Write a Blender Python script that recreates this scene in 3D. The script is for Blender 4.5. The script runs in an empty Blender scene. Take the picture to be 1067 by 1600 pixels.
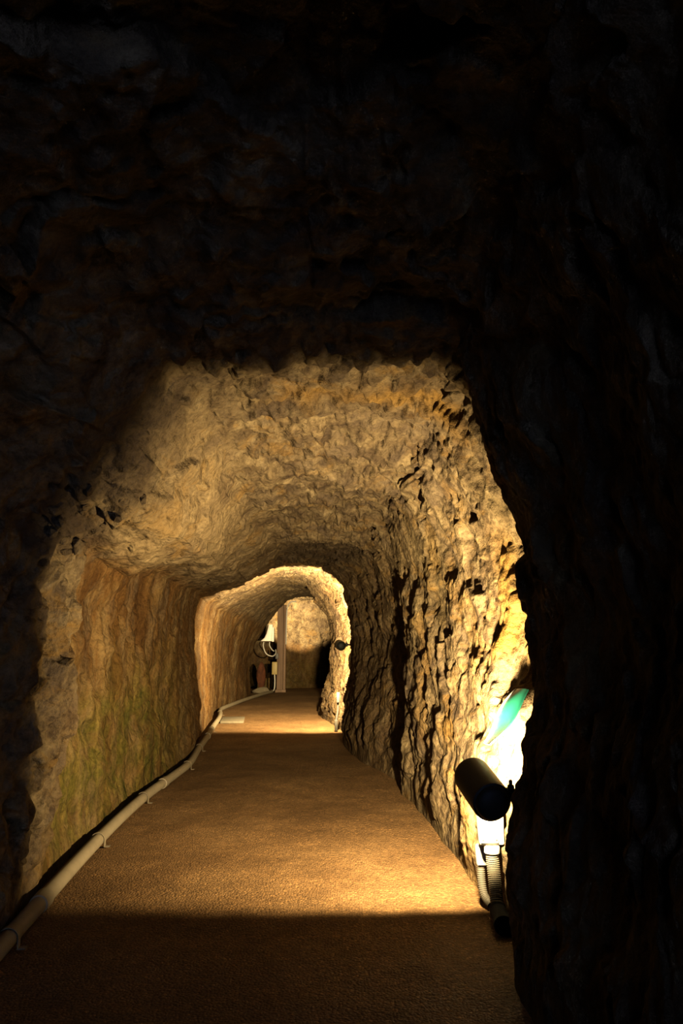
import bpy, bmesh, math, random
import numpy as np
from mathutils import Vector, Matrix

random.seed(7)
SC = bpy.context.scene
COL = SC.collection
R = math.radians

# ------------------------------------------------------------------ camera, world, lights, exposure
cam_d = bpy.data.cameras.new('camera')
cam_d.sensor_fit = 'VERTICAL'
cam_d.sensor_height = 36.0
cam_d.lens = 36.0 * 1150.0 / 1600.0
cam_d.clip_start = 0.02
cam_d.clip_end = 200
cam = bpy.data.objects.new('camera', cam_d)
COL.objects.link(cam)
cam.location = (0, 0, 1.1)
cam.rotation_euler = (R(90 + 10.35), 0, 0)
SC.camera = cam

# faint blue daylight that enters through the tunnel mouth far behind the camera
w = bpy.data.worlds.new('sky')
SC.world = w
w.use_nodes = True
bg = w.node_tree.nodes['Background']
bg.inputs[0].default_value = (0.42, 0.55, 1.0, 1)
bg.inputs[1].default_value = 9.0

WARM = (1.0, 0.74, 0.37)
LAMP_A = dict(pos=Vector((0.520, 3.07, 0.595)), aim=Vector((-0.13, 0.975, 0.24)).normalized(), edge=0.02, sharp=1.45,
              power=3000.0, cone=164, blend=0.16, size=0.03)
LAMP_B = dict(pos=Vector((-0.03, 9.52, 1.125)), aim=Vector((-0.14, 0.98, 0.10)).normalized(),
              edge=0.06, sharp=1.2, power=6800.0, cone=166, blend=0.25, size=0.03)
LAMP_C = dict(pos=Vector((-1.66, 18.62, 1.98)), aim=(Vector((-1.22, 20.3, 1.92)) - Vector((-1.66, 18.62, 1.98))).normalized(),
              edge=1.0, power=2600.0, cone=58, blend=0.3, size=0.03)

SC.view_settings.view_transform = 'Standard'
SC.view_settings.look = 'None'
SC.view_settings.exposure = 0.0
SC.view_settings.gamma = 1.0
SC.view_settings.use_curve_mapping = False
SC.cycles.max_bounces = 6
SC.cycles.diffuse_bounces = 1
SC.cycles.use_denoising = True
SC.cycles.adaptive_threshold = 0.02


# ------------------------------------------------------------------ numpy noise
def _hash(ix, iy, seed):
    n = (ix.astype(np.int64) * 374761393 + iy.astype(np.int64) * 668265263 + seed * 2147483647) & 0xFFFFFFFF
    n = ((n ^ (n >> 13)) * 1274126177) & 0xFFFFFFFF
    n = ((n ^ (n >> 16)) * 2246822519) & 0xFFFFFFFF
    return ((n ^ (n >> 15)) & 0xFFFFFF) / float(0xFFFFFF)


def gnoise(x, y, seed=0):
    x0 = np.floor(x); y0 = np.floor(y)
    fx = x - x0; fy = y - y0
    u = fx * fx * fx * (fx * (fx * 6 - 15) + 10); v = fy * fy * fy * (fy * (fy * 6 - 15) + 10)

    def g(ix, iy, dx, dy):
        a = _hash(ix, iy, seed) * (2 * np.pi)
        return np.cos(a) * dx + np.sin(a) * dy
    n00 = g(x0, y0, fx, fy); n10 = g(x0 + 1, y0, fx - 1, fy)
    n01 = g(x0, y0 + 1, fx, fy - 1); n11 = g(x0 + 1, y0 + 1, fx - 1, fy - 1)
    return 1.5 * ((n00 * (1 - u) + n10 * u) * (1 - v) + (n01 * (1 - u) + n11 * u) * v)


def fbm(x, y, seed=0, octaves=4, gain=0.5):
    o = np.zeros_like(x); a = 1.0
    for k in range(octaves):
        o += a * gnoise(x * 2 ** k + 17.3 * k, y * 2 ** k - 9.1 * k, seed + k * 13)
        a *= gain
    return o


def facet(x, y, seed=0, tilt=1.0, warp=0.25):
    """hewn-rock facets: every cell is a plane of its own height and slope, stepped against its neighbours"""
    wx = x + warp * gnoise(x * 1.3, y * 1.3, seed + 91)
    wy = y + warp * gnoise(x * 1.3 + 40, y * 1.3 + 7, seed + 92)
    x0 = np.floor(wx); y0 = np.floor(wy)
    best = np.full(wx.shape, 1e9); h = np.zeros_like(wx)
    for dx in (-1, 0, 1):
        for dy in (-1, 0, 1):
            cx = x0 + dx; cy = y0 + dy
            px = cx + 0.1 + 0.8 * _hash(cx, cy, seed); py = cy + 0.1 + 0.8 * _hash(cx, cy, seed + 1)
            ddx = wx - px; ddy = wy - py
            d = ddx * ddx + ddy * ddy
            hh = (_hash(cx, cy, seed + 2) - 0.5) + tilt * (2 * _hash(cx, cy, seed + 3) - 1) * ddx \
                + tilt * (2 * _hash(cx, cy, seed + 4) - 1) * ddy
            m = d < best
            best = np.where(m, d, best); h = np.where(m, hh, h)
    return h


def sstep(a, b, x):
    t = np.clip((x - a) / (b - a), 0, 1)
    return t * t * (3 - 2 * t)


# ------------------------------------------------------------------ node helpers
class NT:
    def __init__(self, name):
        self.m = bpy.data.materials.new(name)
        self.m.use_nodes = True
        self.t = self.m.node_tree
        self.b = self.t.nodes['Principled BSDF']

    def n(self, kind, **kw):
        nd = self.t.nodes.new(kind)
        for k, v in kw.items():
            if k.startswith('i_'):
                key = k[2:]
                nd.inputs[int(key) if key.isdigit() else key].default_value = v
            else:
                setattr(nd, k, v)
        return nd

    def l(self, a, b):
        self.t.links.new(a, b)

    def ramp(self, fac, stops):
        r = self.n('ShaderNodeValToRGB')
        e = r.color_ramp.elements
        while len(e) < len(stops):
            e.new(0.5)
        for el, (p, c) in zip(e, stops):
            el.position = p
            el.color = (*c, 1) if len(c) == 3 else c
        self.l(fac, r.inputs[0])
        return r.outputs[0]

    def mix(self, fac, a, b, mode='MIX'):
        x = self.n('ShaderNodeMix', data_type='RGBA', blend_type=mode)
        for s, v in ((x.inputs[0], fac), (x.inputs[6], a), (x.inputs[7], b)):
            if isinstance(v, (int, float)):
                s.default_value = v
            elif isinstance(v, tuple):
                s.default_value = (*v, 1)
            else:
                self.l(v, s)
        return x.outputs[2]

    def noise(self, scale, detail=6, rough=0.6, vec=None, dist=0.0):
        x = self.n('ShaderNodeTexNoise')
        x.inputs['Scale'].default_value = scale
        x.inputs['Detail'].default_value = detail
        x.inputs['Roughness'].default_value = rough
        x.inputs['Distortion'].default_value = dist
        if vec is not None:
            self.l(vec, x.inputs['Vector'])
        return x.outputs[0]

    def math(self, op, a, b=None, clamp=False):
        x = self.n('ShaderNodeMath', operation=op, use_clamp=clamp)
        for s, v in zip(x.inputs, (a, b)):
            if v is None:
                continue
            if isinstance(v, (int, float)):
                s.default_value = v
            else:
                self.l(v, s)
        return x.outputs[0]

    def scaled(self, sc):
        tc = self.n('ShaderNodeTexCoord')
        mp = self.n('ShaderNodeMapping')
        mp.inputs['Scale'].default_value = sc
        self.l(tc.outputs['Object'], mp.inputs['Vector'])
        return mp.outputs[0]

    def bump(self, h, strength, dist):
        x = self.n('ShaderNodeBump')
        x.inputs['Strength'].default_value = strength
        x.inputs['Distance'].default_value = dist
        self.l(h, x.inputs['Height'])
        self.l(x.outputs[0], self.b.inputs['Normal'])


def rock_material():
    q = NT('hewn_rock')
    p1 = q.scaled((1, 1, 1))
    pv = q.scaled((1.0, 1.0, 0.22))           # stains that run down the walls
    mid = q.noise(7, 6, 0.68, p1, 0.3)
    fine = q.noise(46, 4, 0.7, p1)
    col = q.ramp(mid, [(0.33, (0.085, 0.062, 0.045)), (0.44, (0.20, 0.155, 0.105)), (0.54, (0.31, 0.25, 0.165)), (0.68, (0.45, 0.38, 0.26))])
    # purple-grey patches of harder stone
    g = q.ramp(q.noise(2.7, 7, 0.65, p1, 0.8), [(0.50, (0, 0, 0)), (0.62, (1, 1, 1))])
    col = q.mix(q.math('MULTIPLY', g, 0.6), col, (0.165, 0.135, 0.118))
    # ochre veins
    o = q.ramp(q.noise(3.4, 6, 0.7, q.scaled((0.6, 0.6, 1.2)), 1.2), [(0.54, (0, 0, 0)), (0.66, (1, 1, 1))])
    col = q.mix(q.math('MULTIPLY', o, 0.6), col, (0.40, 0.25, 0.075))
    a = q.n('ShaderNodeAttribute', attribute_name='ochre').outputs['Fac']
    col = q.mix(q.math('MULTIPLY', a, 0.8), col, (0.44, 0.27, 0.07))
    a = q.n('ShaderNodeAttribute', attribute_name='pale').outputs['Fac']
    col = q.mix(q.math('MULTIPLY', a, 0.75), col, q.mix(0.35, (0.56, 0.46, 0.29), col))
    # red-brown stain of the left wall
    a = q.n('ShaderNodeAttribute', attribute_name='stain').outputs['Fac']
    sv = q.ramp(q.noise(5.0, 5, 0.65, pv, 0.6), [(0.36, (0.10, 0.048, 0.015)), (0.50, (0.20, 0.108, 0.036)), (0.66, (0.34, 0.24, 0.115))])
    sm = q.ramp(q.noise(3.2, 6, 0.7, pv, 0.4), [(0.34, (0, 0, 0)), (0.54, (1, 1, 1))])
    col = q.mix(q.math('MULTIPLY', a, q.math('ADD', q.math('MULTIPLY', sm, 0.6), 0.35), True), col, sv)
    # moss
    a = q.n('ShaderNodeAttribute', attribute_name='moss').outputs['Fac']
    mv = q.ramp(q.noise(14, 5, 0.7, pv), [(0.36, (0.05, 0.065, 0.012)), (0.52, (0.15, 0.14, 0.03)), (0.70, (0.34, 0.28, 0.08))])
    mm = q.ramp(q.noise(4.0, 5, 0.72, p1, 0.6), [(0.38, (0, 0, 0)), (0.60, (1, 1, 1))])
    col = q.mix(q.math('MULTIPLY', a, q.math('ADD', q.math('MULTIPLY', mm, 0.75), 0.2), True), col, mv)
    # dark purple-grey stone, plus shade painted into the rock colour
    a = q.n('ShaderNodeAttribute', attribute_name='dark_stone_and_shade').outputs['Fac']
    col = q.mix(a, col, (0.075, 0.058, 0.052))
    # fine speckle
    sp = q.ramp(fine, [(0.30, (0.5, 0.48, 0.45)), (0.5, (1, 1, 1)), (0.72, (1.3, 1.27, 1.2))])
    col = q.mix(0.85, col, sp, 'MULTIPLY')
    col = q.mix(1.0, col, (0.185, 0.168, 0.142), 'MULTIPLY')      # damp stone
    q.l(col, q.b.inputs['Base Color'])
    q.b.inputs['Roughness'].default_value = 0.88
    q.b.inputs['Specular IOR Level'].default_value = 0.04
    h = q.math('ADD', q.math('MULTIPLY', fine, 0.5), q.math('MULTIPLY', q.noise(120, 4, 0.6, p1), 0.25))
    vo = q.n('ShaderNodeTexVoronoi', feature='F1')
    vo.inputs['Scale'].default_value = 17
    wv = q.n('ShaderNodeVectorMath', operation='MULTIPLY_ADD')
    nv = q.n('ShaderNodeTexNoise'); nv.inputs['Scale'].default_value = 9; q.l(p1, nv.inputs['Vector'])
    q.l(nv.outputs['Color'], wv.inputs[0]); wv.inputs[1].default_value = (0.12, 0.12, 0.12); q.l(p1, wv.inputs[2])
    q.l(wv.outputs[0], vo.inputs['Vector'])
    h = q.math('ADD', h, q.math('MULTIPLY', vo.outputs['Distance'], -0.9))
    q.bump(q.math('ADD', h, mid), 0.9, 0.022)
    return q.m


def floor_material():
    q = NT('gravel_floor')
    p1 = q.scaled((1, 1, 1))
    big = q.noise(1.1, 6, 0.65, p1, 0.4)
    col = q.ramp(big, [(0.32, (0.15, 0.088, 0.040)), (0.5, (0.20, 0.120, 0.056)), (0.68, (0.255, 0.160, 0.078))])
    st = q.n('ShaderNodeTexVoronoi')
    st.inputs['Scale'].default_value = 95
    q.l(p1, st.inputs['Vector'])
    sep = q.n('ShaderNodeSeparateColor')
    q.l(st.outputs['Color'], sep.inputs[0])
    grit = q.ramp(sep.outputs[0], [(0.0, (0.62, 0.60, 0.56)), (0.6, (1, 1, 1)), (0.92, (1.35, 1.3, 1.2)), (1.0, (1.9, 1.8, 1.55))])
    col = q.mix(0.9, col, grit, 'MULTIPLY')
    wear = q.ramp(q.noise(5, 6, 0.7, p1), [(0.35, (0.8, 0.8, 0.8)), (0.6, (1.1, 1.1, 1.1))])
    col = q.mix(0.8, col, wear, 'MULTIPLY')
    col = q.mix(1.0, col, (0.31, 0.295, 0.27), 'MULTIPLY')
    q.l(col, q.b.inputs['Base Color'])
    q.b.inputs['Roughness'].default_value = 0.78
    q.b.inputs['Specular IOR Level'].default_value = 0.06
    h = q.math('SUBTRACT', q.math('MULTIPLY', q.noise(160, 3, 0.6, p1), 0.6), st.outputs['Distance'])
    q.bump(h, 0.9, 0.006)
    return q.m


def plain(name, c, rough=0.6, metal=0.0, var=0.25, scale=18, bump=0.0, stretch=(1, 1, 1), emit=None):
    q = NT(name)
    p = q.scaled(stretch)
    f = q.noise(scale, 6, 0.65, p, 0.2)
    lo = tuple(max(0, v * (1 - var)) for v in c); hi = tuple(min(1, v * (1 + var)) for v in c)
    q.l(q.ramp(f, [(0.33, lo), (0.67, hi)]), q.b.inputs['Base Color'])
    q.b.inputs['Roughness'].default_value = rough
    q.b.inputs['Metallic'].default_value = metal
    q.b.inputs['Specular IOR Level'].default_value = 0.15
    if bump:
        q.bump(f, 0.5, bump)
    if emit:
        q.b.inputs['Emission Color'].default_value = (*emit[0], 1)
        q.b.inputs['Emission Strength'].default_value = emit[1]
    return q.m


ROCK = rock_material()
FLOOR = floor_material()
M_BLACK = plain('black_enamel', (0.004, 0.004, 0.0035), 0.6, 0.0, 0.3, 30)
M_RUBBER = plain('black_rubber', (0.004, 0.004, 0.004), 0.95, 0, 0.2)
M_RUBBER.node_tree.nodes['Principled BSDF'].inputs['Specular IOR Level'].default_value = 0.05
M_STEEL = plain('worn_steel', (0.16, 0.15, 0.14), 0.45, 0.8)
M_PIPE = plain('beige_pipe', (0.080, 0.066, 0.044), 0.6, 0, 0.14, 9)
M_WHITE = plain('white_plastic', (0.22, 0.21, 0.19), 0.45, 0, 0.05)
M_CREAM = plain('cream_conduit', (0.085, 0.075, 0.055), 0.5, 0, 0.08)
M_YELLOW = plain('yellowed_plastic', (0.15, 0.115, 0.045), 0.5, 0, 0.1)
M_GREY = plain('grey_plastic', (0.035, 0.034, 0.033), 0.5, 0, 0.1)
M_FIX = plain('fixture_plastic', (0.50, 0.47, 0.44), 0.45, 0, 0.05)
M_DULL = plain('dusty_conduit', (0.03, 0.027, 0.021), 0.6, 0, 0.1)
M_TEAL = plain('turquoise_sheet', (0.002, 0.036, 0.025), 0.4, 0, 0.08, 6)
M_WOOD = plain('weathered_wood', (0.07, 0.045, 0.03), 0.75, 0, 0.35, 12, 0.004, (1, 1, 0.08))
M_RUST = plain('red_brown_stone', (0.030, 0.009, 0.003), 0.85, 0, 0.5, 14, 0.01, (1, 1, 0.5))
M_SLAB = plain('pale_concrete', (0.06, 0.05, 0.033), 0.85, 0, 0.15, 20, 0.003)
M_BULB = plain('lit_bulb', (1.0, 0.9, 0.7), 0.4, 0, 0.0, 5, 0, (1, 1, 1), ((1.0, 0.8, 0.45), 6.0))


# ------------------------------------------------------------------ object helpers
def link(name, bm, mat, parent=None, smooth=True, kind=None):
    me = bpy.data.meshes.new(name)
    bmesh.ops.recalc_face_normals(bm, faces=bm.faces)
    bm.to_mesh(me); bm.free()
    me.materials.append(mat)
    if smooth:
        for p in me.polygons:
            p.use_smooth = True
        me.set_sharp_from_angle(angle=R(40))
    o = bpy.data.objects.new(name, me)
    COL.objects.link(o)
    if parent:
        o.parent = parent
        o.matrix_parent_inverse = Matrix.Translation(-parent.location)
    if kind:
        o['kind'] = kind
    return o


def tag(o, label, cat, group=None):
    o['label'] = label; o['category'] = cat
    if group:
        o['group'] = group
    return o


def thing(name, label, cat, loc, group=None):
    o = bpy.data.objects.new(name, None)
    o.empty_display_size = 0.05
    o.location = loc
    COL.objects.link(o)
    return tag(o, label, cat, group)


def frame_to(d):
    return Vector(d).normalized().to_track_quat('Z', 'Y').to_matrix()


def lathe(bm, origin, axis, prof, seg=32, caps=True):
    """prof = [(radius, along axis)]"""
    m = frame_to(axis); o = Vector(origin); rings = []
    for r, h in prof:
        if r < 1e-6:
            rings.append([bm.verts.new(o + m @ Vector((0, 0, h)))])
        else:
            rings.append([bm.verts.new(o + m @ Vector((r * math.cos(2 * math.pi * k / seg), r * math.sin(2 * math.pi * k / seg), h))) for k in range(seg)])
    for a, b in zip(rings, rings[1:]):
        for k in range(seg):
            k2 = (k + 1) % seg
            if len(a) == 1 and len(b) == 1:
                continue
            if len(a) == 1:
                bm.faces.new((a[0], b[k2], b[k]))
            elif len(b) == 1:
                bm.faces.new((a[k], a[k2], b[0]))
            else:
                bm.faces.new((a[k], a[k2], b[k2], b[k]))
    if caps:
        for rg in (rings[0], rings[-1]):
            if len(rg) > 2:
                bm.faces.new(rg)


def spline(pts, n):
    pts = [Vector(p) for p in pts]
    out = []
    P = [2 * pts[0] - pts[1]] + pts + [2 * pts[-1] - pts[-2]]
    for i in range(1, len(P) - 2):
        for k in range(n):
            t = k / n
            a, b, c, d = P[i - 1], P[i], P[i + 1], P[i + 2]
            out.append(0.5 * ((2 * b) + (c - a) * t + (2 * a - 5 * b + 4 * c - d) * t * t + (3 * b - a - 3 * c + d) * t ** 3))
    out.append(pts[-1])
    return out


def tube(bm, pts, r, seg=12, rfun=None):
    rings = []; up = Vector((0.02, 0.05, 1)).normalized()
    for i, p in enumerate(pts):
        t = (pts[min(i + 1, len(pts) - 1)] - pts[max(i - 1, 0)]).normalized()
        u = up - t * up.dot(t)
        if u.length < 0.2:
            u = Vector((1, 0, 0)) - t * t.x
        u.normalize(); v = t.cross(u); up = u
        rr = rfun(i) if rfun else r
        rings.append([bm.verts.new(p + rr * (math.cos(2 * math.pi * k / seg) * u + math.sin(2 * math.pi * k / seg) * v)) for k in range(seg)])
    for a, b in zip(rings, rings[1:]):
        for k in range(seg):
            k2 = (k + 1) % seg
            bm.faces.new((a[k], a[k2], b[k2], b[k]))
    bm.faces.new(rings[0]); bm.faces.new(rings[-1])


def box(bm, c, s, rot=None, bev=0.0):
    r = bmesh.ops.create_cube(bm, size=1.0)
    vs = r['verts']
    m = Matrix.Translation(Vector(c)) @ ((rot or Matrix.Identity(3)).to_4x4()) @ Matrix.Diagonal((*s, 1))
    bmesh.ops.transform(bm, matrix=m, verts=vs)
    if bev:
        es = {e for v in vs for e in v.link_edges}
        bmesh.ops.bevel(bm, geom=list(es), offset=bev, segments=2, affect='EDGES', profile=0.5)


# ------------------------------------------------------------------ the tunnel
# stations along the tunnel: depth, then 15 points of the hewn outline from the left floor edge over the ceiling to the right floor edge
NP = 15
ST = [
 (-6.0, [(.3,0),(.2,.35),(.15,.8),(.15,1.25),(.2,1.7),(.4,2.2),(.7,2.6),(1.4,2.75),(2.2,2.6),(2.6,2.2),(2.9,1.7),(3.0,1.2),(3.0,.8),(2.95,.4),(2.9,0)]),
 (-2.0, [(-1.1,0),(-1.15,.35),(-1.2,.8),(-1.25,1.25),(-1.15,1.7),(-.9,2.1),(-.55,2.45),(.1,2.6),(.75,2.45),(1.0,2.0),(1.1,1.6),(1.1,1.2),(1.05,.8),(1.0,.4),(.95,0)]),
 (0.0,  [(-1.22,0),(-1.28,.35),(-1.34,.8),(-1.38,1.25),(-1.32,1.66),(-1.1,2.0),(-.75,2.35),(-.1,2.5),(.45,2.36),(.68,1.95),(.8,1.6),(.82,1.2),(.76,.8),(.70,.4),(.66,0)]),
 (1.9,  [(-1.24,0),(-1.28,.35),(-1.33,.8),(-1.38,1.25),(-1.28,1.66),(-1.12,1.95),(-.82,2.26),(-.1,2.42),(.44,2.32),(.60,1.93),(.71,1.58),(.75,1.2),(.68,.8),(.61,.4),(.58,0)]),
 (2.62, [(-1.28,0),(-1.30,.35),(-1.32,.8),(-1.36,1.25),(-1.26,1.64),(-1.05,1.86),(-.74,2.24),(-.1,2.34),(.42,2.27),(.53,1.90),(.675,1.56),(.715,1.2),(.64,.8),(.565,.4),(.565,0)]),
 (2.78, [(-1.29,0),(-1.30,.35),(-1.31,.8),(-1.35,1.25),(-1.26,1.62),(-1.02,1.82),(-.71,2.25),(-.1,2.33),(.43,2.27),(.55,1.91),(.69,1.57),(.735,1.2),(.665,.8),(.60,.4),(.60,0)]),
 (2.98, [(-1.30,0),(-1.30,.35),(-1.29,.8),(-1.33,1.25),(-1.26,1.60),(-.99,1.78),(-.69,2.27),(-.1,2.32),(.46,2.29),(.65,1.95),(.87,1.6),(.92,1.2),(.80,.8),(.77,.4),(.75,0)]),
 (3.35, [(-1.35,0),(-1.30,.35),(-1.25,.8),(-1.27,1.25),(-1.27,1.60),(-.95,1.73),(-.66,2.28),(-.1,2.31),(.47,2.29),(.65,1.95),(.86,1.6),(.90,1.2),(.77,.8),(.715,.4),(.70,0)]),
 (3.62, [(-1.38,0),(-1.33,.35),(-1.29,.8),(-1.33,1.25),(-1.32,1.61),(-.95,1.72),(-.66,2.26),(-.1,2.30),(.47,2.26),(.62,1.95),(.79,1.6),(.81,1.2),(.70,.8),(.65,.4),(.64,0)]),
 (3.95, [(-1.42,0),(-1.44,.35),(-1.47,.8),(-1.49,1.25),(-1.40,1.60),(-.93,1.71),(-.67,2.24),(-.1,2.28),(.46,2.24),(.60,1.92),(.71,1.6),(.735,1.2),(.67,.8),(.64,.4),(.62,0)]),
 (4.6,  [(-1.45,0),(-1.48,.35),(-1.53,.8),(-1.55,1.25),(-1.46,1.60),(-.94,1.72),(-.69,2.19),(-.1,2.25),(.43,2.20),(.56,1.88),(.64,1.6),(.66,1.2),(.63,.8),(.60,.4),(.58,0)]),
 (5.6,  [(-1.50,0),(-1.53,.35),(-1.58,.8),(-1.60,1.25),(-1.50,1.62),(-.96,1.74),(-.66,2.16),(-.12,2.21),(.32,2.18),(.43,1.88),(.50,1.6),(.53,1.2),(.53,.8),(.52,.4),(.50,0)]),
 (5.9,  [(-1.50,0),(-1.51,.35),(-1.53,.8),(-1.54,1.25),(-1.47,1.65),(-1.0,1.74),(-.64,2.14),(-.12,2.19),(.29,2.15),(.40,1.86),(.47,1.6),(.495,1.2),(.495,.8),(.49,.4),(.46,0)]),
 (6.25, [(-1.49,0),(-1.50,.35),(-1.53,.8),(-1.55,1.25),(-1.48,1.66),(-1.0,1.76),(-.61,2.12),(-.14,2.14),(.26,2.12),(.39,1.88),(.50,1.6),(.64,1.2),(.63,.8),(.58,.4),(.48,0)]),
 (6.75, [(-1.49,0),(-1.51,.35),(-1.54,.8),(-1.57,1.25),(-1.50,1.66),(-1.02,1.78),(-.61,2.06),(-.18,2.07),(.22,2.05),(.36,1.88),(.47,1.6),(.58,1.2),(.55,.8),(.48,.4),(.38,0)]),
 (7.5,  [(-1.50,0),(-1.53,.35),(-1.57,.8),(-1.60,1.25),(-1.53,1.67),(-1.05,1.80),(-.62,2.10),(-.25,2.15),(.12,2.09),(.28,1.88),(.38,1.6),(.42,1.2),(.36,.8),(.27,.4),(.18,0)]),
 (9.1,  [(-1.70,0),(-1.74,.35),(-1.79,.8),(-1.82,1.25),(-1.76,1.70),(-1.33,1.83),(-.90,2.08),(-.6,2.11),(-.26,2.07),(-.02,1.84),(.10,1.55),(.14,1.2),(.12,.8),(.07,.4),(.01,0)]),
 (9.75, [(-1.78,0),(-1.82,.35),(-1.86,.8),(-1.88,1.25),(-1.82,1.70),(-1.40,1.88),(-.93,2.13),(-.62,2.17),(-.28,2.12),(.02,1.89),(.15,1.56),(.19,1.2),(.16,.8),(.08,.4),(.02,0)]),
 (11.0, [(-1.93,0),(-1.95,.35),(-1.98,.8),(-1.99,1.25),(-1.93,1.70),(-1.52,1.92),(-1.0,2.17),(-.72,2.20),(-.40,2.15),(-.12,1.90),(.02,1.56),(.05,1.2),(.03,.8),(-.06,.4),(-.14,0)]),
 (12.2, [(-2.06,0),(-2.07,.35),(-2.08,.8),(-2.07,1.25),(-1.99,1.68),(-1.60,1.92),(-1.1,2.18),(-.85,2.22),(-.58,2.16),(-.38,1.88),(-.20,1.58),(-.16,1.2),(-.18,.8),(-.26,.4),(-.34,0)]),
 (12.9, [(-2.15,0),(-2.15,.35),(-2.13,.8),(-2.10,1.25),(-2.0,1.66),(-1.63,1.92),(-1.14,2.19),(-.88,2.23),(-.60,2.18),(-.42,1.90),(-.22,1.60),(-.16,1.2),(-.16,.8),(-.30,.4),(-.40,0)]),
 (13.5, [(-2.15,0),(-2.15,.35),(-2.13,.8),(-2.10,1.25),(-2.0,1.64),(-1.65,1.92),(-1.18,2.2),(-.88,2.24),(-.55,2.22),(-.3,2.0),(-.05,1.65),(.1,1.2),(.12,.8),(.05,.4),(-.05,0)]),
 (15.2, [(-2.08,0),(-2.10,.35),(-2.10,.8),(-2.04,1.25),(-1.9,1.58),(-1.62,1.88),(-1.22,2.18),(-.85,2.26),(-.4,2.24),(0,2.0),(.3,1.65),(.4,1.2),(.4,.8),(.38,.4),(.35,0)]),
 (17.2, [(-2.05,0),(-2.09,.35),(-2.08,.8),(-1.98,1.2),(-1.80,1.5),(-1.56,1.82),(-1.26,2.15),(-.8,2.26),(-.2,2.26),(.2,2.05),(.5,1.7),(.6,1.2),(.6,.8),(.6,.4),(.6,0)]),
 (17.6, [(-2.75,0),(-2.8,.35),(-2.8,.8),(-2.75,1.25),(-2.6,1.7),(-2.3,2.1),(-1.8,2.35),(-.8,2.4),(0,2.38),(.5,2.1),(.8,1.7),(.9,1.2),(.9,.8),(.9,.4),(.9,0)]),
 (20.9, [(-2.85,0),(-2.9,.35),(-2.9,.8),(-2.85,1.25),(-2.7,1.7),(-2.4,2.1),(-1.8,2.36),(-.8,2.38),(0,2.36),(.5,2.1),(.8,1.7),(.9,1.2),(.9,.8),(.9,.4),(.9,0)]),
]


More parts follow.
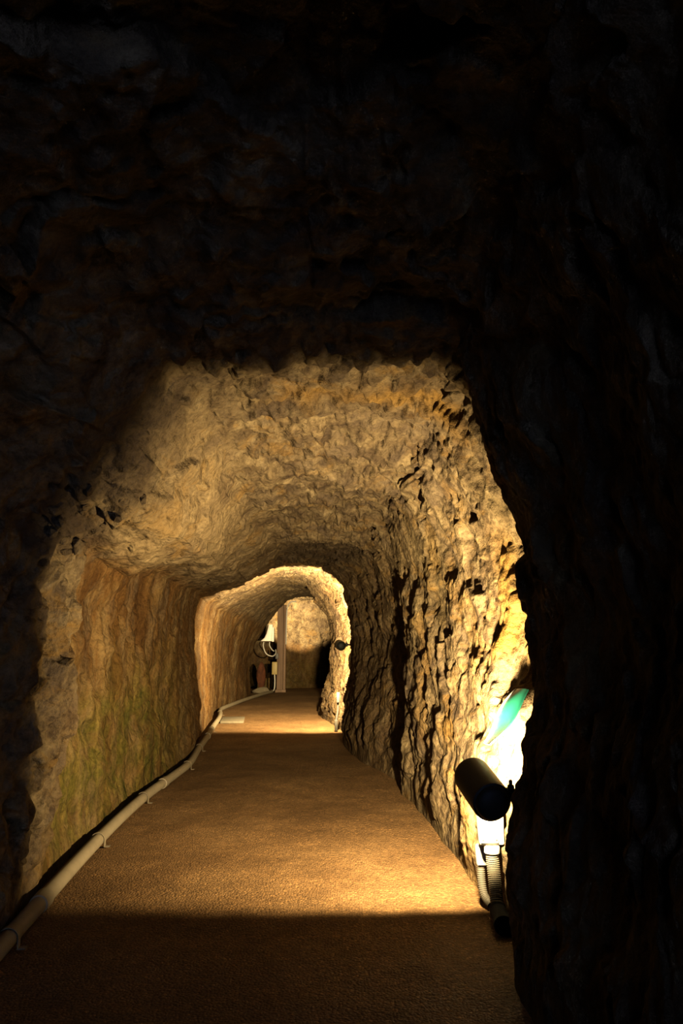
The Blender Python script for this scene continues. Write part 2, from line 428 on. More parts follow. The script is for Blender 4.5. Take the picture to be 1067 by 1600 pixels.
def build_tunnel():
    ys = np.array([s[0] for s in ST]); P = np.array([s[1] for s in ST], float)       # S,15,2
    # rows: fine where the camera sees them, in proportion to distance
    rows = list(np.arange(-4.5, 1.0, 0.09))
    y = 1.0
    while y < 20.9:
        rows.append(y)
        y += max(0.0055, 0.0036 * y)
    rows = np.array(rows)
    # monotone (pchip-like) interpolation of each control point along the tunnel
    d = np.diff(P, axis=0) / np.diff(ys)[:, None, None]
    m = np.zeros_like(P)
    m[1:-1] = np.where(d[:-1] * d[1:] > 0, 2 * d[:-1] * d[1:] / (d[:-1] + d[1:] + 1e-12), 0)
    m[0] = d[0]; m[-1] = d[-1]
    k = np.clip(np.searchsorted(ys, rows, side='right') - 1, 0, len(ys) - 2)
    h = (ys[k + 1] - ys[k])[:, None, None]; t = ((rows - ys[k]) / (ys[k + 1] - ys[k]))[:, None, None]
    Q = (2 * t ** 3 - 3 * t ** 2 + 1) * P[k] + (t ** 3 - 2 * t ** 2 + t) * h * m[k] + (-2 * t ** 3 + 3 * t ** 2) * P[k + 1] + (t ** 3 - t ** 2) * h * m[k + 1]
    # columns: even arc length over a reference outline
    ref = P[9]; seg = np.hypot(*np.diff(ref, axis=0).T); cum = np.concatenate([[0], np.cumsum(seg)])
    NC = 960
    pp = np.interp(np.linspace(0, cum[-1], NC), cum, np.arange(NP))
    i = np.clip(np.floor(pp).astype(int), 0, NP - 2); f = (pp - i)[None, :, None]
    ext = np.concatenate([2 * Q[:, :1] - Q[:, 1:2], Q, 2 * Q[:, -1:] - Q[:, -2:-1]], axis=1)
    a, b, c, e = ext[:, i], ext[:, i + 1], ext[:, i + 2], ext[:, i + 3]
    X = 0.5 * (2 * b + (c - a) * f + (2 * a - 5 * b + 4 * c - e) * f ** 2 + (3 * b - a - 3 * c + e) * f ** 3)
    lin = b + (c - b) * f
    X = 0.35 * X + 0.65 * lin
    V = np.empty((len(rows), NC, 3)); V[..., 0] = X[..., 0]; V[..., 1] = rows[:, None]; V[..., 2] = X[..., 1]
    # inward normals
    du = np.gradient(V, axis=1); dv = np.gradient(V, axis=0)
    N = np.cross(du, dv); N /= np.linalg.norm(N, axis=2, keepdims=True) + 1e-12
    cx = V[..., 0].mean(axis=1, keepdims=True)
    sgn = np.sign((N[..., 0] * (cx - V[..., 0]) + N[..., 2] * (1.15 - V[..., 2])))
    N *= np.where(sgn == 0, 1, sgn)[..., None]
    arc = np.cumsum(np.linalg.norm(np.diff(V[..., ::2], axis=1, prepend=V[:, :1, ::2]), axis=2), axis=1)
    mid = np.argmin(np.abs(pp - 7)); T = arc - arc[:, mid:mid + 1]
    S = np.broadcast_to(rows[:, None], T.shape).copy()
    PP = np.broadcast_to(pp[None, :], T.shape)
    wr = sstep(8.1, 9.0, PP); wl = 1 - sstep(3.9, 4.6, PP); ws = sstep(3.9, 4.6, PP) * (1 - sstep(5.7, 6.4, PP)); wc = np.clip(1 - wr - wl - ws, 0, 1)
    x, z = V[..., 0], V[..., 2]
    far = 1 - 0.45 * sstep(8.5, 10, S) * (PP < 8.5)
    # --- relief
    D = 0.045 * fbm(S * 1.1, T * 1.1, 3, 3) + 0.018 * fbm(S * 4, T * 4, 5, 3)
    tr = T - 0.35 * S                                     # strokes lean a little
    Dr = 0.034 * facet((S + 0.30 * T) / 0.26, tr / 0.42, 11, 0.9, 0.35) + 0.030 * facet((S + 0.3 * T) / 0.10, tr / 0.22, 21, 1.0, 0.35) \
        + 0.009 * facet(S / 0.035, T / 0.05, 31, 1.0) + 0.012 * fbm(S * 9, T * 5, 41, 3)
    # ceiling: rows of pick marks
    Dc = 0.035 * facet(S / 0.34, T / 0.55, 51, 0.8, 0.4) + 0.034 * facet(S / 0.13, T / 0.065, 61, 1.0, 0.45) + 0.012 * facet(S / 0.05, T / 0.03, 71, 1.0) + 0.010 * fbm(S * 8, T * 14, 73, 3)
    st = S + 0.06 * fbm(T * 3, S * 0.5, 77, 2)
    Dc += 0.045 * (np.mod(st, 0.62) / 0.62 - 0.5) * sstep(2.2, 3, S)
    # shoulder: smoother sloped bands
    Ds = 0.036 * facet(S / 0.45, T / 0.22, 81, 0.8, 0.5) + 0.009 * facet(S / 0.09, T / 0.06, 87, 1.0) + 0.012 * fbm(S * 2.5, T * 9, 88, 3)
    # left wall: long vertical runs
    Dl = 0.030 * fbm(S * 5.0, T * 0.9, 91, 4) + 0.022 * facet(S / 0.22, T / 0.6, 95, 0.8, 0.5) + 0.012 * facet(S / 0.07, T / 0.13, 97, 1.0) + 0.014 * fbm(S * 14, T * 8, 99, 4)
    rough_l = np.exp(-((S - 3.15) / 0.55) ** 2)            # broken ridge just where the lamp light begins
    Dl += rough_l * (0.045 * facet(S / 0.16, T / 0.16, 101, 1.1, 0.4) + 0.018 * facet(S / 0.05, T / 0.06, 103, 1.1))
    Ds += np.exp(-((S - 3.1) / 0.4) ** 2) * (1 - sstep(4.9, 5.6, PP)) * (0.055 * facet(S / 0.13, T / 0.13, 111, 1.2, 0.4) + 0.02 * facet(S / 0.05, T / 0.05, 113, 1.1))
    near = 1 - sstep(2.3, 3.0, S)
    Dn = near * (0.09 * facet(S / 0.55, T / 0.5, 121, 0.9, 0.5) + 0.03 * facet(S / 0.2, T / 0.12, 123, 0.9, 0.4))
    D = D + far * (wr * Dr * (1 - 0.35 * near) + wc * Dc * (1 - 0.5 * near) + ws * Ds + wl * Dl) + Dn * (1 - 0.75 * wr)
    damp = np.clip(np.minimum(PP, NP - 1 - PP) / 0.5, 0.15, 1)       # calmer where the wall meets the floor
    smooth_patch = np.exp(-((S - 5.6) / 1.1) ** 2) * np.clip((PP > 8.2) * np.exp(-((PP - 9.3) / 0.55) ** 2), 0, 1)
    D *= damp * (1 - 0.6 * smooth_patch)
    E = np.pad(D, 1, mode='edge')
    E = (E[:-2] + 2 * E[1:-1] + E[2:]) / 4
    D = (E[:, :-2] + 2 * E[:, 1:-1] + E[:, 2:]) / 4
    V += N * D[..., None]
    V[:, 0, 2] -= 0.08; V[:, -1, 2] -= 0.08              # the walls reach below the floor
    # --- pigment masks
    nz = fbm(S * 1.4, T * 1.4, 131, 4)
    moss = wl * sstep(1.25, 0.55, z + 0.22 * nz) * sstep(3.45, 3.9, S) * (1 - sstep(6.4, 8.0, S)) * 0.95
    moss += wr * sstep(0.3, 0.9, fbm(S * 1.5, T * 1.2, 133, 3) + 0.25) * 0.18 * (1 - sstep(6, 7, S))
    stain = np.clip(wl + 0.15 * ws, 0, 1) * sstep(3.35, 3.8, S + 0.15 * nz) + 0.35 * wr * sstep(6, 7, S)
    stain = np.clip(stain, 0, 1)
    dark_stone_and_shade = 0.75 * np.exp(-((S - 3.05) / 0.32) ** 2) * np.clip(wl + ws, 0, 1) * sstep(0.9, 1.4, z) * sstep(-0.2, 0.3, nz) \
        + 0.6 * sstep(6.5, 7.6, S + 0.3 * nz) * (1 - sstep(8.9, 9.4, S)) * wc  # dark ledge stone on the left; darker band on the mid-tunnel ceiling
    dark_stone_and_shade += 0.7 * sstep(3.5, 3.9, PP + 0.3 * nz) * (1 - sstep(4.35, 4.75, PP + 0.3 * nz)) * sstep(2.8, 3.0, S) * (1 - sstep(3.5, 4.3, S))  # shade below the left crease, painted into the rock colour
    dark_stone_and_shade += 0.42 * wc * sstep(-0.35, 0.25, fbm(S * 3.5, T * 4.5, 139, 4)) * (1 - sstep(6, 6.6, S))  # mottled purple-brown stone of the ceiling
    dark_stone_and_shade = np.clip(dark_stone_and_shade, 0, 0.9)
    ochre = wc * np.exp(-((S - 3.42 + 0.05 * nz) / 0.10) ** 2) * sstep(-0.5, 0.2, T + 0.3 * nz) * 0.9
    ochre += wr * np.exp(-((S - 3.62 + 0.08 * nz) / 0.13) ** 2) * sstep(1.0, 1.2, z) * sstep(1.75, 1.5, z)
    ochre += wr * 0.5 * sstep(0.2, 0.7, fbm(S * 2, T * 2, 137, 4)) * (1 - sstep(5, 6, S))
    pale = ws * np.exp(-((S - 4.6) / 1.3) ** 2) * sstep(-0.45, 0.35, nz + 0.25) + 0.8 * smooth_patch
    att = dict(pale=np.clip(pale, 0, 1), moss=np.clip(moss, 0, 1), stain=stain, dark_stone_and_shade=dark_stone_and_shade, ochre=np.clip(ochre, 0, 1))
    # --- split into left wall, ceiling, right wall
    cuts = [('wall_left', 0, int(np.argmin(np.abs(pp - 4.2)))), ('ceiling', int(np.argmin(np.abs(pp - 4.2))), int(np.argmin(np.abs(pp - 8.5)))), ('wall_right', int(np.argmin(np.abs(pp - 8.5))), NC - 1)]
    out = {}
    for name, c0, c1 in cuts:
        sub = V[:, c0:c1 + 1]; nr, nc = sub.shape[:2]
        idx = np.arange(nr * nc).reshape(nr, nc)
        q = np.stack([idx[:-1, :-1], idx[1:, :-1], idx[1:, 1:], idx[:-1, 1:]], axis=-1).reshape(-1, 4)
        me = bpy.data.meshes.new(name)
        me.vertices.add(nr * nc); me.vertices.foreach_set('co', sub.reshape(-1).astype(np.float32))
        me.loops.add(len(q) * 4); me.loops.foreach_set('vertex_index', q.reshape(-1).astype(np.int32))
        me.polygons.add(len(q)); me.polygons.foreach_set('loop_start', np.arange(0, len(q) * 4, 4, dtype=np.int32))
        me.update(calc_edges=True); me.validate()
        me.polygons.foreach_set('use_smooth', np.ones(len(q), dtype=bool))
        for an, av in att.items():
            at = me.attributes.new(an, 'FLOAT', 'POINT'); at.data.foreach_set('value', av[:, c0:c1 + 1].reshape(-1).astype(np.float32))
        me.materials.append(ROCK)
        o = bpy.data.objects.new(name, me); COL.objects.link(o); o['kind'] = 'structure'
        out[name] = o
    out['grid'] = (V, N, PP, S)
    return out


TUN = build_tunnel()


def grid_mesh(name, G, mat, att=None):
    nr, nc = G.shape[:2]
    idx = np.arange(nr * nc).reshape(nr, nc)
    q = np.stack([idx[:-1, :-1], idx[:-1, 1:], idx[1:, 1:], idx[1:, :-1]], axis=-1).reshape(-1, 4)
    me = bpy.data.meshes.new(name)
    me.from_pydata(G.reshape(-1, 3).tolist(), [], q.tolist())
    me.polygons.foreach_set('use_smooth', np.ones(len(q), dtype=bool))
    for an, av in (att or {}).items():
        at = me.attributes.new(an, 'FLOAT', 'POINT'); at.data.foreach_set('value', av.reshape(-1).astype(np.float32))
    me.materials.append(mat)
    o = bpy.data.objects.new(name, me); COL.objects.link(o); o['kind'] = 'structure'
    return o


# floor
fy = np.concatenate([np.arange(-6, 1.5, 0.25), np.geomspace(1.5, 21.0, 330)]); fx = np.linspace(-3.0, 1.8, 200)
FX, FY = np.meshgrid(fx, fy)
FZ = 0.010 * fbm(FX * 1.3, FY * 1.3, 201, 3) + 0.003 * fbm(FX * 7, FY * 7, 203, 3)
grid_mesh('floor', np.stack([FX, FY, FZ], -1), FLOOR)

# far wall of the chamber
bx_ = np.linspace(-3.1, 1.3, 170); bz = np.linspace(-0.05, 2.6, 120)
BX, BZ = np.meshgrid(bx_, bz)
BY = 20.35 - 0.07 * fbm(BX * 1.2, BZ * 1.2, 211, 3) - 0.05 * facet(BX / 0.5, BZ / 0.5, 213, 0.8, 0.4) - 0.012 * facet(BX / 0.12, BZ / 0.12, 215, 1.0) - 0.18 * sstep(0.1, 0.9, BX + 0.2 * BZ)
nb = fbm(BX * 1.5, BZ * 1.5, 217, 4)
grid_mesh('wall_back', np.stack([BX, BY, BZ], -1), ROCK, dict(
    moss=np.clip(0.4 * sstep(0.9, 0.4, BZ + 0.3 * nb), 0, 1), stain=np.clip(0.8 * sstep(1.25, 0.9, BZ + 0.25 * nb), 0, 1), dark_stone_and_shade=np.clip(0.65 * sstep(-0.9, 0.0, BX + 0.5 * nb), 0, 1)))  # right part of the back wall painted darker for the shade there


# ------------------------------------------------------------------ spotlights
def spotlight(name, L, label, wall_pt, group, rad=0.074, length=0.255, arm_len=None):
    p, d = L['pos'], L['aim']
    back = p - d * length
    t = thing(name, label, 'spotlight', back, group)
    bm = bmesh.new()
    r = rad
    lathe(bm, back, d, [(r * .80, 0.012), (r * .97, 0.016), (r, 0.03), (r, length - .03), (r * 1.0, length - .004), (r * .985, length), (r * .93, length), (r * .92, length - .02), (r * .88, .07), (r * .3, .05)], 40, caps=False)
    link('housing', bm, M_BLACK, t)
    bm = bmesh.new()
    lathe(bm, back, d, [(0, -.016), (r * .45, -.014), (r * .74, -.006), (r * .86, .006), (r * .86, .018), (r * .5, .02), (0, .02)], 40, caps=False)
    link('back_cap', bm, M_BLACK, t)
    bm = bmesh.new()                                   # reflector lamp deep in the housing
    lathe(bm, back, d, [(r * .28, .055), (r * .42, .09), (r * .78, length - .085), (r * .80, length - .07), (r * .60, length - .055), (0, length - .05)], 32, caps=False)
    link('bulb', bm, M_BULB, t)
    # swivel and arm to the rock
    wp = Vector(wall_pt)
    side = (wp - back); side -= d * side.dot(d); side.normalize()
    j = back + d * 0.05 + side * (r + 0.012)
    bm = bmesh.new()
    box(bm, j, (0.03, 0.04, 0.034), None, 0.005)
    lathe(bm, j - Vector((0, 0, .026)), (0, 0, 1), [(.010, 0), (.013, .004), (.013, .05), (.010, .054)], 16)
    sw = link('swivel', bm, M_BLACK, t)
    bm = bmesh.new()
    tube(bm, spline([j, (j + wp) / 2 + Vector((0, 0, -.006)), wp], 6), 0.011, 12)
    link('arm', bm, M_BLACK, t)
    bm = bmesh.new()
    ax = (j - wp).normalized()
    lathe(bm, wp - ax * .01, ax, [(.045, 0), (.045, .018), (.034, .028), (.016, .034)], 24)
    link('wall_plate', bm, M_BLACK, t)
    bm = bmesh.new()                                   # wing screw
    lathe(bm, j + Vector((0, 0, .028)), (0, 0, 1), [(.007, 0), (.007, .014), (.004, .018)], 12)
    link('screw', bm, M_STEEL, t)
    spot_lamp(L, name + '_beam', t)
    return t


def spot_lamp(L, name, parent=None):
    ld = bpy.data.lights.new(name, 'SPOT')
    ld.energy = L['power']; ld.color = WARM; ld.spot_size = R(L['cone']); ld.spot_blend = L['blend']; ld.shadow_soft_size = L['size']
    # reflector lamp: strongest on its axis, weaker towards the rim
    ld.use_nodes = True
    nt = ld.node_tree
    em = nt.nodes['Emission']
    ge = nt.nodes.new('ShaderNodeNewGeometry')
    dt = nt.nodes.new('ShaderNodeVectorMath'); dt.operation = 'DOT_PRODUCT'
    dt.inputs[1].default_value = L['aim']
    nt.links.new(ge.outputs['Incoming'], dt.inputs[0])
    ab = nt.nodes.new('ShaderNodeMath'); ab.operation = 'ABSOLUTE'
    nt.links.new(dt.outputs['Value'], ab.inputs[0])
    ml = nt.nodes.new('ShaderNodeMath'); ml.operation = 'MULTIPLY_ADD'
    ml.inputs[1].default_value = 1 - L['edge']; ml.inputs[2].default_value = L['edge']
    pw = nt.nodes.new('ShaderNodeMath'); pw.operation = 'POWER'; pw.inputs[1].default_value = L.get('sharp', 1.0)
    nt.links.new(ab.outputs[0], pw.inputs[0])
    nt.links.new(pw.outputs[0], ml.inputs[0])
    nt.links.new(ml.outputs[0], em.inputs['Strength'])
    lo = bpy.data.objects.new(name, ld)
    COL.objects.link(lo)
    lo.location = L['pos'] + L['aim'] * 0.012
    lo.rotation_euler = L['aim'].to_track_quat('-Z', 'Y').to_euler()
    if parent:
        lo.parent = parent
        lo.matrix_parent_inverse = Matrix.Translation(-parent.location)
    return lo


spotlight('spotlight', LAMP_A, 'large black cylindrical spotlight low on the right wall, nearest the viewer', (0.66, 2.80, 0.55), 'black cylinder spotlights on the right wall')
spotlight('spotlight', LAMP_B, 'small distant black spotlight on an arm in front of the brightly lit rock arch', (0.16, 9.33, 1.13), 'black cylinder spotlights on the right wall', rad=0.062, length=0.20)
spot_lamp(LAMP_C, 'chamber_lamp')

# ------------------------------------------------------------------ pipe along the left wall
PIPE = [(-1.02, 0.6, .045), (-1.10, 1.6, .042), (-1.22, 2.87, .042), (-1.33, 4.05, .042), (-1.385, 4.9, .045), (-1.41, 5.65, .044), (-1.40, 6.4, .042), (-1.40, 7.07, .044),
        (-1.50, 8.0, .04), (-1.58, 8.9, .042), (-1.72, 10.2, .04), (-1.86, 11.6, .04), (-2.03, 12.7, .04), (-2.07, 13.2, .04), (-2.02, 14.3, .04), (-1.95, 15.4, .04), (-1.80, 17.0, .04), (-1.66, 18.1, .04)]
pipe = thing('floor_pipe', 'long beige pipe clipped along the foot of the left wall', 'pipe', (-1.1, 1.6, 0))
pp_ = spline(PIPE, 10)
bm = bmesh.new(); tube(bm, pp_, 0.034, 16); link('pipe_run', bm, M_PIPE, pipe)


def pipe_at(y):
    for a, b in zip(pp_, pp_[1:]):
        if a.y <= y <= b.y:
            return a.lerp(b, (y - a.y) / max(1e-6, b.y - a.y)), (b - a).normalized()


for yy in (2.95, 4.35, 5.5, 6.95, 8.15, 9.9, 12.3):
    c, tdir = pipe_at(yy)
    bm = bmesh.new()
    side = Vector((tdir.y, -tdir.x, 0))
    pr = [(.0375 * math.cos(a), .0375 * math.sin(a)) for a in np.linspace(math.pi, 0, 13)]
    pr = [(-.0375, -.038)] + pr + [(.0375, -.036), (.068, -.036)]
    rows_ = []
    for s_ in (-.014, .014):
        for k_ in (0, .0035):
            rows_.append([bm.verts.new(c + tdir * s_ + side * (px * (1 + k_ * 20) if abs(px) < .05 else px) + Vector((0, 0, pz * (1 + k_ * 20) if pz > -.03 else pz + k_))) for px, pz in pr])
    a, b, c2, d2 = rows_
    for k_ in range(len(pr) - 1):
        for u_, v_ in ((b, d2), (c2, a), (a, b), (d2, c2)):
            bm.faces.new((u_[k_], u_[k_ + 1], v_[k_ + 1], v_[k_]))
    link('clamp', bm, M_PIPE, pipe)
for yy in (3.35, 6.1, 9.2):
    c, tdir = pipe_at(yy)
    bm = bmesh.new(); lathe(bm, c - tdir * .05, tdir, [(.035, 0), (.040, .002), (.040, .098), (.035, .10)], 20); link('coupling', bm, M_PIPE, pipe)

# ------------------------------------------------------------------ junction box and corrugated conduit beside the near spotlight
jb = thing('junction_box', 'white junction box on the rock just below the near spotlight', 'box', (0.64, 3.34, 0.27))
bm = bmesh.new(); box(bm, (0.640, 3.36, 0.365), (0.105, 0.07, 0.19), None, 0.008); link('box_body', bm, M_WHITE, jb)
bm = bmesh.new(); box(bm, (0.628, 3.322, 0.365), (0.075, 0.010, 0.17), None, 0.003); link('box_lid', bm, M_WHITE, jb)
for sx in (-.028, .028):
    for sz in (-.07, .07):
        bm = bmesh.new(); lathe(bm, (0.628 + sx, 3.318, 0.365 + sz), (0, -1, 0), [(.005, 0), (.005, .003), (.003, .004)], 10); link('screw', bm, M_STEEL, jb)
bm = bmesh.new(); lathe(bm, (0.640, 3.34, 0.235), (0, 0, 1), [(.030, 0), (.033, .003), (.033, .028), (.029, .034)], 24); link('cable_gland', bm, M_WHITE, jb)

cb = thing('conduit_box', 'small white conduit coupling low behind the corrugated hose', 'box', (0.612, 3.42, 0.16))
bm = bmesh.new(); box(bm, (0.612, 3.43, 0.205), (0.05, 0.045, 0.085), None, 0.01); link('box_body', bm, M_WHITE, cb)
bm = bmesh.new(); box(bm, (0.612, 3.405, 0.205), (0.04, 0.008, 0.07), None, 0.002); link('box_lid', bm, M_WHITE, cb)


def hose(name, path, r, label, pitch=0.0085):
    pts = spline(path, 40)
    # resample evenly so that the ribs keep their pitch
    L = [0]
    for a, b in zip(pts, pts[1:]):
        L.append(L[-1] + (b - a).length)
    n = int(L[-1] / (pitch / 4))
    out = []; k = 0
    for i in range(n + 1):
        s = L[-1] * i / n
        while k < len(L) - 2 and L[k + 1] < s:
            k += 1
        out.append(pts[k].lerp(pts[k + 1], (s - L[k]) / max(1e-9, L[k + 1] - L[k])))
    bm = bmesh.new()
    tube(bm, out, r, 18, lambda i: r * (1.0 if i % 4 in (0, 1) else 0.90))
    o = link(name, bm, M_CREAM if r > .02 else M_DULL)
    return tag(o, label, 'hose')


hose('corrugated_hose', [(0.640, 3.34, 0.234), (0.643, 3.335, 0.18), (0.643, 3.31, 0.11), (0.641, 3.27, 0.045)], 0.028, 'thick cream corrugated hose curving from the junction box to the floor')
hose('corrugated_hose', [(0.606, 3.425, 0.158), (0.606, 3.42, 0.10), (0.613, 3.40, 0.05), (0.632, 3.36, 0.024)], 0.018, 'thinner cream corrugated hose running behind the thick one')
el = thing('pipe_elbow', 'black pipe elbow on the floor at the lower end of the thick hose', 'elbow', (0.64, 3.23, 0))
bm = bmesh.new(); tube(bm, spline([(0.640, 3.262, 0.046), (0.639, 3.24, 0.036), (0.636, 3.19, 0.036), (0.628, 3.10, 0.036)], 6), 0.034, 18); link('elbow_body', bm, M_RUBBER, el)
bm = bmesh.new(); lathe(bm, (0.628, 3.10, .037), (-.07, -1, 0), [(.030, -.02), (.037, -.018), (.037, .012), (.032, .016)], 24); link('collar', bm, M_RUBBER, el)

# ------------------------------------------------------------------ turquoise sheet
sh = thing('turquoise_panel', 'turquoise sheet panel with a white edge leaning on the rock above the near spotlight', 'panel', (0.70, 3.28, 0.78))
A = Vector((0.768, 3.31, 0.915)); B = Vector((0.615, 3.33, 0.690)); off = Vector((0.010, -0.20, 0.004))
bm = bmesh.new(); n1, n2 = 16, 6; top = []; bot = []
nrm = (B - A).cross(off).normalized()
for i in range(n1 + 1):
    rt = []; rb = []
    for j in range(n2 + 1):
        u, v = i / n1, j / n2
        p = A.lerp(B, u) + off * v * (1.0 - 0.25 * u) + nrm * (0.012 * math.sin(u * 5 + v * 2))
        rt.append(bm.verts.new(p + nrm * .003)); rb.append(bm.verts.new(p - nrm * .003))
    top.append(rt); bot.append(rb)
for i in range(n1):
    for j in range(n2):
        bm.faces.new((top[i][j], top[i + 1][j], top[i + 1][j + 1], top[i][j + 1]))
        bm.faces.new((bot[i][j], bot[i][j + 1], bot[i + 1][j + 1], bot[i + 1][j]))
    for g in (0, n2):
        bm.faces.new((top[i][g], bot[i][g], bot[i + 1][g], top[i + 1][g]))
for j in range(n2):
    for g in (0, n1):
        bm.faces.new((top[g][j], top[g][j + 1], bot[g][j + 1], bot[g][j]))
link('sheet', bm, M_TEAL, sh)
bm = bmesh.new(); tube(bm, [A.lerp(B, k / 16) + nrm * (0.012 * math.sin(k / 16 * 5)) for k in range(17)], 0.0075, 8); e = link('edge_strip', bm, M_WHITE, sh); e['label'] = 'white edge strip'

# ------------------------------------------------------------------ small fittings at the foot of the lit arch
for (x, y, z0, z1, m, lb) in ((-0.045, 10.05, .36, .50, M_GREY, 'small grey conduit box on the foot of the lit arch'), (-0.07, 10.02, 0.0, .15, M_DULL, 'small cream conduit box on the floor under the lit arch')):
    t = thing('conduit_box', lb, 'box', (x, y, z0))
    bm = bmesh.new(); box(bm, (x, y, (z0 + z1) / 2), (.042, .05, z1 - z0), None, .006); link('box_body', bm, m, t)
    bm = bmesh.new(); box(bm, (x, y - .028, (z0 + z1) / 2), (.034, .008, z1 - z0 - .02), None, .002); link('box_lid', bm, m, t)
bm = bmesh.new(); tube(bm, spline([(-.045, 10.05, .37), (-.05, 10.05, .26), (-.07, 10.03, .14)], 6), .012, 10)
tag(link('conduit_tube', bm, M_GREY), 'thin grey tube joining the two small boxes at the arch foot', 'tube')

# floor slab
bm = bmesh.new(); box(bm, (-1.64, 11.5, 0.008), (0.34, 0.75, 0.03), Matrix.Rotation(R(6), 3, 'Z'), 0.006)
tag(link('floor_slab', bm, M_SLAB), 'pale rectangular slab set in the floor beside the pipe', 'slab')

# angular stones that stick out of the broken ledge over the left wall, each one a part of that wall
V, N, PP, S = TUN['grid']
cand = np.argwhere((S > 2.98) & (S < 3.42) & (PP > 3.7) & (PP < 5.1))
rs = np.random.RandomState(5)
for k in rs.choice(len(cand), 26, replace=False):
    i, j = cand[k]
    sz = rs.uniform(0.018, 0.042); p = V[i, j] - N[i, j] * sz * 0.35
    bm = bmesh.new()
    bmesh.ops.create_icosphere(bm, subdivisions=1, radius=1.0)
    for v in bm.verts:
        v.co = Vector([c * sz * q for c, q in zip(v.co * rs.uniform(.85, 1.12), (1.1, 1.3, .85))])
    bmesh.ops.rotate(bm, verts=bm.verts, matrix=Matrix.Rotation(rs.uniform(0, 6), 3, Vector(rs.normal(size=3)).normalized()))
    bmesh.ops.translate(bm, verts=bm.verts, vec=Vector(p))
    st_ = link('stone', bm, ROCK, TUN['wall_left'], smooth=False)
    at = st_.data.attributes.new('dark_stone_and_shade', 'FLOAT', 'POINT'); at.data.foreach_set('value', [0.55] * len(st_.data.vertices))  # stones take the dark purple-grey rock tone

# ------------------------------------------------------------------ the far chamber
po = thing('wooden_post', 'weathered brown wooden post standing before the far chamber wall', 'post', (-1.49, 18.4, 0))
bm = bmesh.new(); box(bm, (-1.505, 18.4, 1.12), (0.15, 0.13, 2.30), None, .008); link('post_shaft', bm, M_WOOD, po)
bm = bmesh.new(); box(bm, (-1.395, 18.42, 1.05), (0.06, 0.10, 2.14), None, .006); link('side_board', bm, M_WOOD, po)
bm = bmesh.new(); box(bm, (-1.48, 18.4, 0.03), (0.26, 0.2, 0.08), None, .01); link('foot_block', bm, M_WOOD, po)
bm = bmesh.new(); tube(bm, spline([(-1.36, 18.34, 1.15), (-1.355, 18.34, 1.7), (-1.34, 18.34, 2.02), (-1.27, 18.34, 2.17), (-1.12, 18.36, 2.2)], 8), .016, 10)
tag(link('white_cable', bm, M_WHITE), 'white cable rising along the wooden post and bending at its top', 'cable')

fl = thing('white_fixture', 'white flared electrical fixture hanging left of the wooden post', 'fixture', (-1.72, 17.9, 1.45))
bm = bmesh.new()
lv = [(1.62, .10, -1.70, .07), (1.56, .12, -1.70, .075), (1.40, .15, -1.725, .085), (1.30, .20, -1.75, .095), (1.245, .27, -1.785, .105), (1.225, .29, -1.795, .11)]
rg = []
for z, wx, cx_, dy in lv:
    rr = []
    for k in range(20):
        a = 2 * math.pi * k / 20
        ca, sa = math.cos(a), math.sin(a)
        rr.append(bm.verts.new((cx_ + wx / 2 * math.copysign(abs(ca) ** .5, ca), 17.9 + dy * math.copysign(abs(sa) ** .5, sa), z)))
    rg.append(rr)
for a, b in zip(rg, rg[1:]):
    for k in range(20):
        bm.faces.new((a[k], a[(k + 1) % 20], b[(k + 1) % 20], b[k]))
bm.faces.new(rg[0]); bm.faces.new(rg[-1])
link('hood', bm, M_FIX, fl)
bm = bmesh.new(); box(bm, (-1.64, 17.9, 1.38), (.05, .12, .34), None, .008); link('side_plate', bm, M_FIX, fl)
bm = bmesh.new(); tube(bm, spline([(-1.86, 17.9, 1.205), (-1.87, 17.9, 1.10), (-1.80, 17.92, .93), (-1.66, 17.96, .87), (-1.59, 18.1, .93), (-1.60, 18.22, 1.02)], 8), .015, 10)
tag(link('looped_cable', bm, M_WHITE), 'long cream cable hanging in a loop below the white fixture', 'cable')
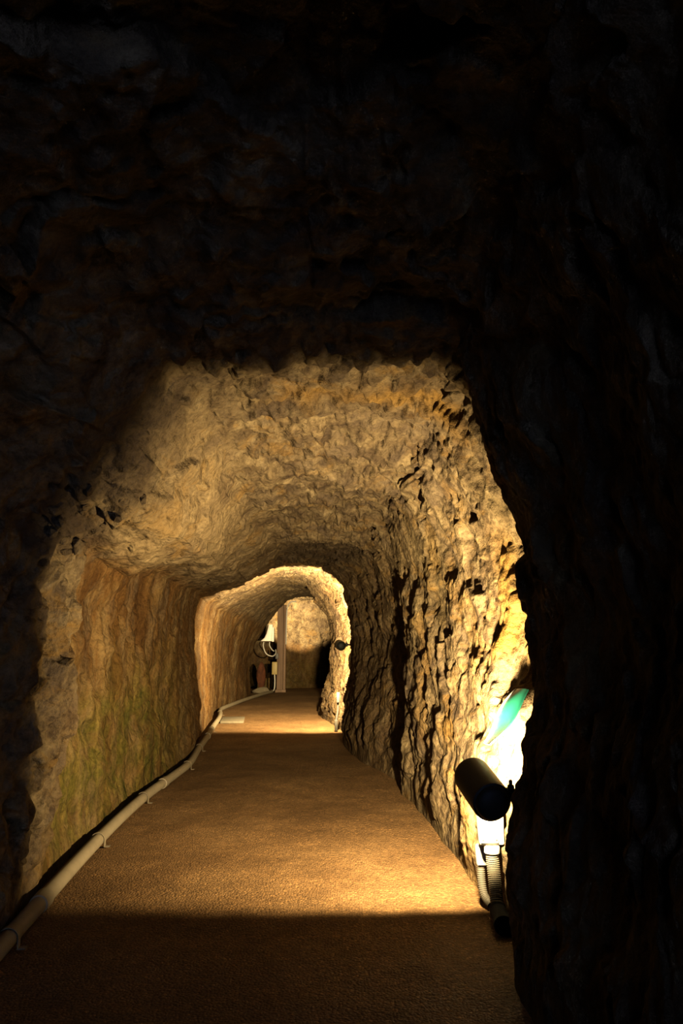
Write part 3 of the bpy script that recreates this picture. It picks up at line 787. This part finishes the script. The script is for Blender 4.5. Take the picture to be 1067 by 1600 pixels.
bm = bmesh.new(); tube(bm, spline([(-1.72, 17.9, 1.205), (-1.72, 17.9, 1.12), (-1.66, 17.93, 1.02), (-1.62, 17.98, .99)], 8), .013, 10)
tag(link('short_cable', bm, M_WHITE), 'short cream cable dropping from the middle of the white fixture', 'cable')

yb = thing('yellow_box', 'yellowish cable box at the left of the wooden post', 'box', (-1.62, 18.2, .45))
bm = bmesh.new(); box(bm, (-1.62, 18.25, .58), (.13, .10, .30), None, .01); link('box_body', bm, M_YELLOW, yb)
bm = bmesh.new(); box(bm, (-1.62, 18.195, .58), (.11, .012, .27), None, .003); link('box_lid', bm, M_YELLOW, yb)
bm = bmesh.new(); box(bm, (-1.57, 18.25, .87), (.07, .08, .14), None, .008); link('top_socket', bm, M_GREY, yb)
bm = bmesh.new(); tube(bm, spline([(-1.62, 18.24, .44), (-1.61, 18.22, .25), (-1.62, 18.15, .08), (-1.70, 17.9, .03), (-1.82, 17.4, .03)], 8), .016, 10)
tag(link('drop_cable', bm, M_WHITE), 'cream cable running from the yellowish box down to the floor', 'cable')

# low recess with red-brown stone at the far left
ns = thing('niche_stone', 'red-brown upright stone in the dark recess at the far left', 'stone', (-1.98, 18.3, 0))


def boulder(bm, c, s, seed, flat=0.6, sub=3):
    r = bmesh.ops.create_icosphere(bm, subdivisions=sub, radius=1.0)
    rnd = random.Random(seed)
    planes = [(Vector((rnd.gauss(0, 1), rnd.gauss(0, 1), rnd.gauss(0, 1))).normalized(), rnd.uniform(flat, .9)) for _ in range(11)]
    for v in r['verts']:
        p = v.co.copy()
        for n, dd in planes:
            k = p.dot(n) - dd
            if k > 0:
                p -= n * k
        v.co = Vector((c[0] + p.x * s[0], c[1] + p.y * s[1], c[2] + p.z * s[2]))


bm = bmesh.new(); boulder(bm, (-1.96, 18.3, .36), (.12, .12, .38), 4); link('upright_stone', bm, M_RUST, ns)
bs = bmesh.new(); boulder(bs, (-1.92, 18.1, .06), (.24, .2, .10), 9)
tag(link('base_stone', bs, M_SLAB), 'pale flat stone lying at the foot of the red-brown stone', 'stone')
